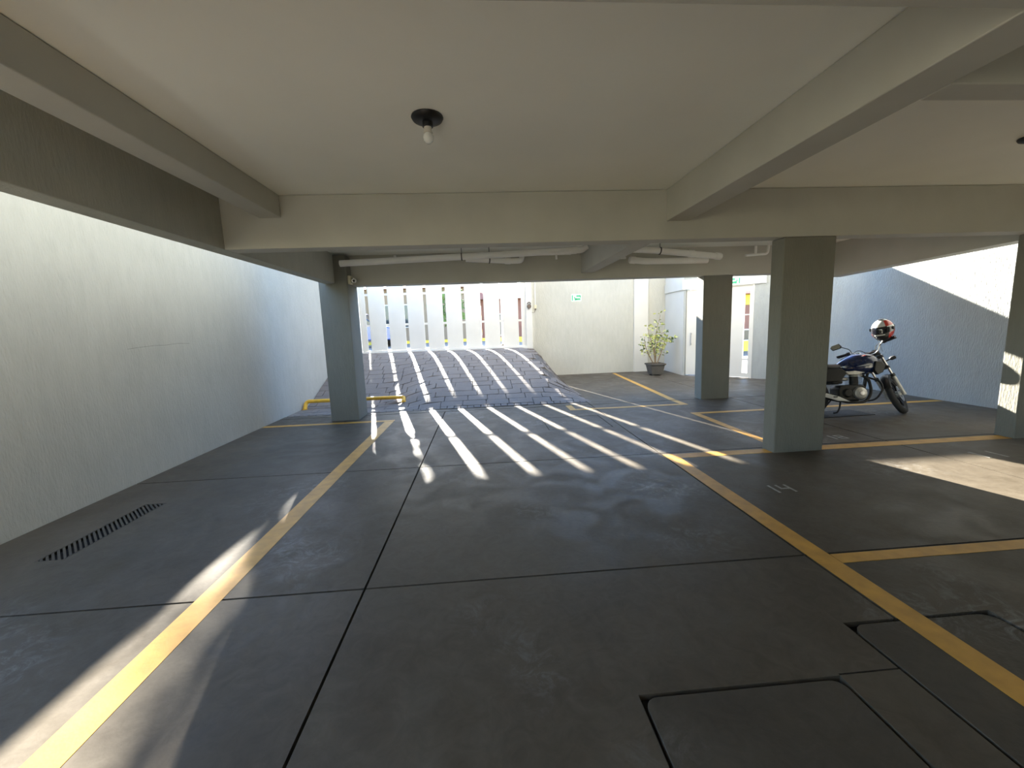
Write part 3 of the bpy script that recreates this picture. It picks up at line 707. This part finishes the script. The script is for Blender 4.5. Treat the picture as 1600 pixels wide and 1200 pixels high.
# handlebar with grips, levers, mirrors
hb = AXL-DN*.66+Vector((-.035,0,.03))
HB = lambda x, y_, z: (hb.x+x, y_, hb.z+z)
S().tube(arc_path([HB(-.13,-.36,.10), HB(-.03,-.17,.11), HB(0,-.09,.0), HB(0,.09,.0), HB(-.03,.17,.11), HB(-.13,.36,.10)], .05), .011, 12).build('handlebar', 'chrome', MC, True)
for sy in (-1, 1):
    S().tube([HB(-.072,sy*.25,.107), HB(-.135,sy*.37,.10)], .017, 12).build('grip', 'black', MC, True)
    S().tube([HB(-.055,sy*.215,.11), HB(-.074,sy*.255,.108)], .026, 12).build('switch_pod', 'black', MC, True)
    S().tube(arc_path([HB(-.02,sy*.20,.115), HB(.0,sy*.25,.11), HB(-.07,sy*.37,.095)], .03), .007, 8).build('lever', 'black', MC, True)
    st_ = S().tube(arc_path([HB(-.05,sy*.19,.11), HB(-.04,sy*.20,.18), HB(-.06,sy*.30,.27)], .05), .006, 8).build('mirror_stalk', 'black', MC, True)
    mr_ = S()
    cx, cy, cz = hb.x-.06, sy*.345, hb.z+.285
    prf = [(-.075,-.022),(-.055,.038),(.05,.040),(.075,.01),(.055,-.040),(-.05,-.045)]
    mr_.add([(cx+.018, cy+a*sy, cz+b_) for a, b_ in prf]+[(cx-.010, cy+a*sy, cz+b_) for a, b_ in prf], [tuple(range(6)), tuple(range(11,5,-1))]+[(i,(i+1)%6,6+(i+1)%6,6+i) for i in range(6)])
    mh = mr_.build('mirror_housing', 'black', MC, bevel=.006)
    mg = S(); mg.add([(cx-.0115, cy+a*.86*sy, cz+b_*.84) for a, b_ in prf], [tuple(range(6))]); mg.build('mirror_glass', 'mirror', mh)
    ind = S().tube([(hl.x-.02, sy*.08, hl.z-.01), (hl.x+.02, sy*.16, hl.z+.015)], .009, 8).build('indicator_stem', 'black', MC, True)
    S().tube([(hl.x+.015, sy*.15, hl.z+.012), (hl.x+.022, sy*.17, hl.z+.018), (hl.x+.035, sy*.215, hl.z+.026), (hl.x+.038, sy*.225, hl.z+.028)], [.016,.03,.027,.012], 12).build('indicator', 'black', ind, True)
S().tube([HB(.05,-.14,.0), HB(.055,-.145,.20)], .003, 6).build('brake_cable', 'black', MC)
S().tube(arc_path([HB(-.02,.18,.11), HB(.10,.12,.16), HB(.12,.02,.02), (hl.x-.06,0,hl.z-.1)], .07), .005, 6).build('clutch_cable', 'black', MC, True)
S().tube(arc_path([HB(-.02,-.18,.11), HB(.09,-.10,.15), HB(.12,-.02,.0), (hl.x-.06,-.02,hl.z-.14)], .07), .005, 6).build('throttle_cable', 'black', MC, True)
# tank (superelliptic loft), shrouds, seat, side panels, tail
def sect(x, wd, zb, zt, pw=2.6, n=20, cx=0):
    zc, hh = (zb+zt)/2, (zt-zb)/2; out = []
    for k in range(n):
        t = 2*math.pi*k/n; c, s_ = math.cos(t), math.sin(t)
        out.append((x, cx+wd*math.copysign(abs(c)**(2/pw), c), zc+hh*math.copysign(abs(s_)**(2/pw), s_)))
    return out
tk = MB().loft([sect(.42,.055,.69,.775), sect(.46,.090,.655,.81), sect(.54,.130,.625,.865), sect(.64,.155,.61,.91), sect(.76,.165,.605,.93), sect(.86,.160,.615,.92), sect(.93,.135,.64,.89), sect(.98,.095,.68,.85), sect(1.0,.05,.72,.81)]).build('fuel_tank', 'blue', MC, True)
MB().lathe([(0,.0),(.035,.0),(.035,.012),(0,.016)], (.74,0,.924), 'z', 20).build('fuel_cap', 'chrome', tk, True)
for sy in (-1,1):
    dcl = MB(); pl = [(.60,.72),(.72,.755),(.84,.752),(.80,.735),(.70,.728)]
    dcl.add([(x, sy*.168, z) for x, z in pl]+[(x, sy*.150, z) for x, z in pl], [tuple(range(5)), tuple(range(9,4,-1))]+[(i,(i+1)%5,5+(i+1)%5,5+i) for i in range(5)])
    dcl.build('tank_decal', 'greydec', tk)
    sh_ = MB(); pl = [(.86,.80),(.95,.79),(1.0,.73),(.96,.63),(.88,.59),(.84,.66)]
    sh_.add([(x, sy*.175, z) for x, z in pl]+[(x, sy*.12, z) for x, z in pl], [tuple(range(6)), tuple(range(11,5,-1))]+[(i,(i+1)%6,6+(i+1)%6,6+i) for i in range(6)])
    sh_.build('tank_shroud', 'black', MC, bevel=.012)
    sp_ = MB(); pl = [(.10,.70),(.42,.70),(.50,.64),(.40,.50),(.20,.50),(.12,.58)]
    sp_.add([(x, sy*.13, z) for x, z in pl]+[(x, sy*.08, z) for x, z in pl], [tuple(range(6)), tuple(range(11,5,-1))]+[(i,(i+1)%6,6+(i+1)%6,6+i) for i in range(6)])
    sp_.build('side_panel', 'black', MC, bevel=.012)
MB().loft([sect(-.28,.06,.79,.83), sect(-.22,.115,.76,.85), sect(-.05,.135,.73,.845), sect(.10,.14,.70,.80), sect(.28,.13,.685,.775), sect(.40,.10,.69,.775), sect(.46,.06,.70,.77)]).build('seat', 'seat', MC, True)
MB().loft([sect(-.42,.04,.74,.78), sect(-.32,.08,.70,.79), sect(-.10,.11,.66,.74), sect(.10,.11,.64,.71)]).build('tail', 'blue', MC, True)
MB().loft([sect(-.46,.045,.70,.76), sect(-.42,.05,.69,.77)]).build('tail_lamp', 'helmred', MC, True)
rf = MB(); secs = []
for k in range(10):
    a = math.radians(95+k*10); r_ = RW+.03
    secs.append([(r_*math.cos(a)-.02, y_, RW+.06+(r_+h)*math.sin(a)) for y_, h in ((-.07,0),(-.05,.02),(.05,.02),(.07,0),(.05,.008),(-.05,.008))])
rf.loft(secs); rf.build('rear_mudguard', 'black', MC, True)
# frame tubes, swing arm, shocks
MB().tube(arc_path([(.93,0,.80),(.86,0,.62),(.80,0,.36),(.70,0,.22),(.40,0,.20),(.25,0,.32)], .08), .018, 12).build('down_tube', 'black', MC, True)
MB().tube([(.92,0,.83),(.55,0,.66),(.20,0,.62)], .02, 12).build('spine_tube', 'black', MC, True)
for sy in (-1,1):
    MB().tube(arc_path([(.45,sy*.09,.66),(.25,sy*.11,.62),(-.30,sy*.12,.70)], .1), .012, 10).build('subframe_rail', 'black', MC, True)
    MB().tube([(.30,sy*.08,.31),(0,sy*.085,RW)], .02, 10).build('swing_arm', 'darkmetal', MC, True)
    sk = MB().tube([(.0,sy*.115,RW+.03),(.13,sy*.125,.63)], .018, 10).build('shock_absorber', 'chrome', MC, True)
    cp = [Vector((.0,sy*.115,RW+.07)).lerp(Vector((.13,sy*.125,.62)), t/80)+Vector((.030*math.cos(t*.62), .030*math.sin(t*.62), 0)) for t in range(81)]
    MB().tube(cp, .0055, 6).build('spring', 'black', sk, True)
    MB().tube([(.33,sy*.05,.27),(.36,sy*.23,.27)], .013, 10).build('foot_peg', 'rubber', MC, True)
# engine
en = empty('engine', (0,0,0)); en.parent = MC
MB().prism_xz(rounded(.38,.76,.22,.45,.07), -.115, .115).build('crankcase', 'darkmetal', en, bevel=.015)
for sy in (-1,1):
    cv = MB().lathe([(0,sy*.165),(.055,sy*.165),(.085,sy*.150),(.095,sy*.115),(0,sy*.11)], (.66,0,.325), 'y', 28).build('side_cover', 'alu', en, True)
    MB().lathe([(0,sy*.178),(.03,sy*.176),(.036,sy*.163),(0,sy*.16)], (.66,0,.325), 'y', 20).build('cover_cap', 'steel', cv, True)
    MB().lathe([(0,sy*.15),(.05,sy*.148),(.07,sy*.115),(0,sy*.11)], (.49,0,.33), 'y', 24).build('sprocket_cover', 'darkmetal', en, True)
cyl = MB().lathe([(0,.42),(.055,.42),(.055,.62),(0,.62)], (.66,0,0), 'z', 20).build('cylinder', 'darkmetal', en, True)
for k in range(8):
    MB().prism(rounded(.575,.745,-.085,.085,.03), .455+k*.021, .463+k*.021).build('cooling_fin', 'alu' if k > 5 else 'darkmetal', cyl)
MB().prism_xz(rounded(.585,.735,.615,.675,.025), -.075, .075).build('cylinder_head', 'alu', en, bevel=.01)
MB().tube([(.57,0,.54),(.50,-.01,.545),(.44,-.01,.55)], [.025,.035,.03], 12).build('carburettor', 'alu', en, True)
MB().prism_xz([(.30,.46),(.46,.47),(.46,.62),(.33,.62)], -.085, .085).build('air_box', 'black', en, bevel=.02)
MB().prism_xz([(.46,.655),(.60,.66),(.74,.635),(.62,.60),(.50,.605)], -.14, -.10).build('knee_trim', 'alu', MC, bevel=.006)
# exhaust on the camera side
ex = empty('exhaust', (0,0,0)); ex.parent = MC
MB().tube(arc_path([(.74,-.03,.60),(.83,-.06,.54),(.84,-.10,.34),(.74,-.12,.19),(.45,-.15,.19),(.30,-.17,.24)], .09), .02, 12).build('header_pipe', 'darkmetal', ex, True)
mu = MB().tube([(.36,-.175,.225),(.30,-.178,.24),(.22,-.18,.265),(-.28,-.19,.42),(-.31,-.19,.43)], [.022,.038,.046,.05,.035], 18).build('muffler', 'darkmetal', ex, True)
hs = MB(); pts_ = [(.44,.205),(.30,.275),(-.10,.40),(-.24,.43),(-.24,.385),(.10,.275),(.28,.215)]
hs.add([(x,-.245,z) for x,z in pts_]+[(x,-.232,z) for x,z in pts_], [tuple(range(7)), tuple(range(13,6,-1))]+[(i,(i+1)%7,7+(i+1)%7,7+i) for i in range(7)])
hso = hs.build('heat_shield', 'silver', ex, bevel=.004)
for x_, z_ in ((.08,.33),(-.08,.37),(.24,.275)):
    MB().prism_xz(rounded(x_-.03,x_+.03,z_-.008,z_+.008,.007), -.249, -.2455).build('shield_slot', 'black', hso)
# crash bar, stand, pedals
for sy in (-1,1):
    MB().tube(arc_path([(.84,sy*.03,.56),(.92,sy*.16,.50),(.93,sy*.20,.38),(.84,sy*.17,.22),(.72,sy*.06,.20)], .07), .013, 10).build('crash_bar', 'black', MC, True)
stz = lambda x, y_: 0.0
MB().tube(arc_path([(.40,-.10,.22),(.36,-.13,.10),(.33,-.12,.035),(.28,-.12,.03)], .03), .012, 8).build('centre_stand', 'black', MC, True)
MB().tube(arc_path([(.40,.10,.24),(.34,.24,.06),(.33,.27,.037),(.28,.29,.04)], .03), .012, 8).build('side_stand', 'black', MC, True)
MB().tube(arc_path([(.40,-.13,.25),(.55,-.17,.20),(.60,-.18,.22)], .03), .008, 8).build('brake_pedal', 'black', MC, True)
mat_o = MB().prism([(4.95,5.62),(5.85,5.66),(5.80,6.05),(4.95,6.0)], .001, .008).build('floor_mat', 'rubber')
tag(mat_o, 'dark flat rubber mat lying under the motorcycle', 'mat')

# ------------------------------------------------------------------ helmet hung on the handlebar
HL = empty('motorcycle_helmet', (0,0,0)); tag(HL, 'pearl white and red full face helmet hanging on the motorcycle handlebar', 'helmet')
def hpt(th, ph, k=1.0):
    """th azimuth from the face (+x), ph elevation"""
    cx, sx = math.cos(th), math.sin(th); ce_, se = math.cos(ph), math.sin(ph)
    a, b_, c_ = .165, .130, .152
    x, y_, z = a*ce_*cx, b_*ce_*sx, c_*se
    if z < 0:
        f = max(0, cx)                    # chin bar pushes forward and down
        x += .022*f*min(1, -z/.08); z *= 1.12
    zcut = -.150
    if z < zcut: t = (z-zcut); z = zcut+t*.15
    return Vector((x*k, y_*k, z*k))
def patch(fn, k, name, mat, n1=56, n2=32):
    mb = MB(); idx = {}
    def vid(i, j):
        i %= n1
        if (i,j) not in idx:
            idx[(i,j)] = len(mb.v); mb.v.append(tuple(hpt(2*math.pi*i/n1-math.pi, -math.pi/2+math.pi*j/n2, k)))
        return idx[(i,j)]
    for i in range(n1):
        for j in range(n2):
            th = 2*math.pi*(i+.5)/n1-math.pi; ph = -math.pi/2+math.pi*(j+.5)/n2
            if fn(math.degrees(th), math.degrees(ph)): mb.f.append((vid(i,j),vid(i+1,j),vid(i+1,j+1),vid(i,j+1)))
    return mb.build(name, mat, HL, True)
vis = lambda t, p: abs(t) < 82 and -14 < p < 24-abs(t)*.10
chin = lambda t, p: abs(t) < 100 and p <= -14 and p > -62
red = lambda t, p: (abs(t) > 70 and -30 < p < 6+abs(t)*.14-12) or (40 < t < 135 and 24 < p < 62) or (abs(t) > 125 and 18 < p < 58) or (50 < abs(t) < 96 and -44 < p <= -14)
patch(lambda t, p: not vis(t, p), 1.0, 'shell', 'helmet')
patch(vis, 1.012, 'visor', 'visor')
patch(lambda t, p: chin(t, p) and not red(t, p) and not (abs(t) < 30 and -25 < p <= -17), 1.008, 'chin_guard', 'black')
patch(lambda t, p: red(t, p) and not vis(t, p), 1.010, 'red_graphic', 'helmred')
for sy in (-1,1):
    MB().lathe([(0,.0),(.024,.0),(.022,.012),(0,.014)], (.03, 0, 0), 'y', 18).build('visor_pivot', 'black', HL, True).location = (0, sy*.129-(.012 if sy < 0 else 0), .012)
MB().prism(rounded(-.02,.06,-.03,.03,.02), .148, .158).build('top_vent', 'black', HL, bevel=.004)
bpy.context.view_layer.update()
gr_ = MC.matrix_world @ steer(Vector(HB(-.06,-.235,.11)))
HL.location = (gr_.x-.05, gr_.y+.0, gr_.z+.175)
HL.rotation_euler = (math.radians(8), math.radians(10), math.radians(-152))

# ------------------------------------------------------------------ the street outside
st = MB()
def street_z(x, y_): return 0.9*(1-smooth((x-1.5)/4.5))-0.02
for i in range(16):
    for j in range(10):
        x0, x1 = -22+44*i/16, -22+44*(i+1)/16; y0, y1 = YF+.21+30*j/10, YF+.21+30*(j+1)/10
        st.add([(a,b_,street_z(a,b_)) for a,b_ in ((x0,y0),(x1,y0),(x1,y1),(x0,y1))], [(0,1,2,3)])
for i in range(8):
    x0, x1 = 6.1+16*i/8, 6.1+16*(i+1)/8
    st.add([(x0, max(9.3, 11.6-(x0-5.5)*.97), -.02),(x1, max(9.3, 11.6-(x1-5.5)*.97), -.02),(x1,YF+.21,-.02),(x0,YF+.21,-.02)], [(0,1,2,3)])
tag(st.build('street_ground', 'asphalt', smooth=True), 'street surface beyond the gate', 'street', kind='structure')
def house(x0, x1, y0, ht, mat, label, wins):
    zb = street_z((x0+x1)/2, y0)-.3
    r = empty('street_house', ((x0+x1)/2, y0, zb)); tag(r, label, 'house')
    ox, oy, oz = r.location; hw = (x1-x0)/2
    MB().box(-hw, hw, 0, 6, 0, ht).build('wall', mat, r)
    rf_ = MB(); rf_.add([(-hw-.4,-.5,ht),(hw+.4,-.5,ht),(hw+.4,6.5,ht),(-hw-.4,6.5,ht),(-hw-.4,3,ht+1.1),(hw+.4,3,ht+1.1)], [(0,1,5,4),(2,3,4,5),(0,4,3),(1,2,5),(3,2,1,0)])
    rf_.build('roof', 'roof', r)
    for a, b_, c_, d_ in wins:
        f_ = MB().box(a-.06, b_+.06, -.05, .02, c_-.06, d_+.06).build('window', 'white', r)
        MB().box(a, b_, -.07, -.05, c_, d_).build('pane', 'carglass', f_)
    return r
house(-14, -0.9, 24, 3.3, 'tan', 'tan house across the street seen through the gate slits', [(-5,-3.6,1.2,2.4),(-2,-.6,1.2,2.4),(2,3.4,1.2,2.4)])
house(-0.05, 9, 25, 3.3, 'brickred', 'brick red house across the street seen through the gate slits', [(-4,-2.6,1.2,2.4),(0,1.2,1.0,2.4)])
rh = house(11, 24, 19, 3.0, 'brickred', 'low red house seen through the pedestrian gate slit', [(-5.5,-4.3,.85,1.30),(3,4.2,1.0,2.4)])
MB().box(-6.5,6.5,-.04,0,0,.80).build('plinth', 'kerbyel', rh); MB().box(-6.5,6.5,-.04,0,2.5,2.99).build('fascia', 'kerbyel', rh)
kb = rbox(-20, 20, 21.5, 21.8, -.3, 1.02).build('street_kerb', 'kerbyel'); tag(kb, 'yellow painted kerb across the street', 'kerb', kind='structure')
def street_tree(x, y_, h, R, label, seed, lf_=1.0):
    g = random.Random(seed); zb = street_z(x, y_)
    r = empty('street_tree', (x, y_, zb)); tag(r, label, 'tree')
    MB().tube([(0,0,0),(.05,.02,h*.35),(0,0,h*.7)], [.13,.10,.05], 10).build('trunk', 'stem', r, True)
    f_ = MB()
    for k in range(int(260*R*R)+160):
        d = Vector((g.gauss(0,1), g.gauss(0,1), g.gauss(0,.8))); d = d.normalized()*R*g.uniform(.45,1)
        c = Vector((0,0,h*.75))+d; a = Vector((g.uniform(-1,1), g.uniform(-1,1), g.uniform(-1,1))).normalized(); b_ = a.orthogonal().normalized()
        s_ = g.uniform(.08,.16)*lf_
        f_.add([c-a*s_, c+b_*s_*.5, c+a*s_, c-b_*s_*.5], [(0,1,2,3)])
    tag(f_.build('foliage', 'tree', r), 'green leaves', kind='stuff')
street_tree(-9.0, 19.0, 2.6, 1.1, 'low leafy street tree seen through the left gate slits', 5)
street_tree(-1.6, 20.5, 2.4, 1.0, 'small street tree seen through the middle gate slits', 6)
street_tree(-6.0, 22.7, 9.36, 1.2, 'unseen tall street tree added to shade the left sun stripes and floor patch', 9, 1.6)  # crown added out of view to dim the left stripes and patch
def parked_car(x, y_, label):
    zb = street_z(x, y_)
    r = empty('parked_car', (x, y_, zb)); tag(r, label, 'car')
    body = [(-2.0,.30),(-2.0,.72),(-1.75,.88),(-1.05,.94),(1.0,.94),(1.75,.84),(2.0,.68),(2.0,.30)]
    MB().prism_xz(body, -.82, .82).build('body', 'carblue', r, bevel=.05)
    MB().prism_xz([(-1.5,.94),(-1.1,1.42),(.45,1.44),(1.1,.94)], -.70, .70).build('cabin', 'carglass', r, bevel=.05)
    MB().prism_xz([(-1.1,1.41),(-1.0,1.46),(.40,1.48),(.48,1.43)], -.68, .68).build('roof', 'carblue', r, bevel=.015)
    for sx in (-1.25, 1.25):
        for sy in (-.74, .74): MB().lathe([(0,-.1),(.20,-.1),(.31,-.08),(.31,.08),(.20,.1),(0,.1)], (sx, sy, .31), 'y', 24).build('wheel', 'rubber', r, True)
up_ = empty('slit_blocker_pole', (0.715, 13.6, street_z(0.7, 13.6))); tag(up_, 'added slim grey pole blocking the sun stripe of the right gate slit', 'pole')  # invented pole, keeps the sun out of the rightmost gate slit
MB().tube([(0,0,0),(0,0,6.2)], [.10,.075], 14).build('shaft', 'alu', up_, True)
MB().lathe([(0,0),(.16,0),(.16,.05),(.11,.10)], seg=16).build('base', 'cover', up_, True)
MB().tube([(-.5,0,5.7),(.5,0,5.7)], .035, 8).build('crossarm', 'brown', up_, True)
parked_car(-5.6, 18.6, 'blue car parked in the street beyond the gate')
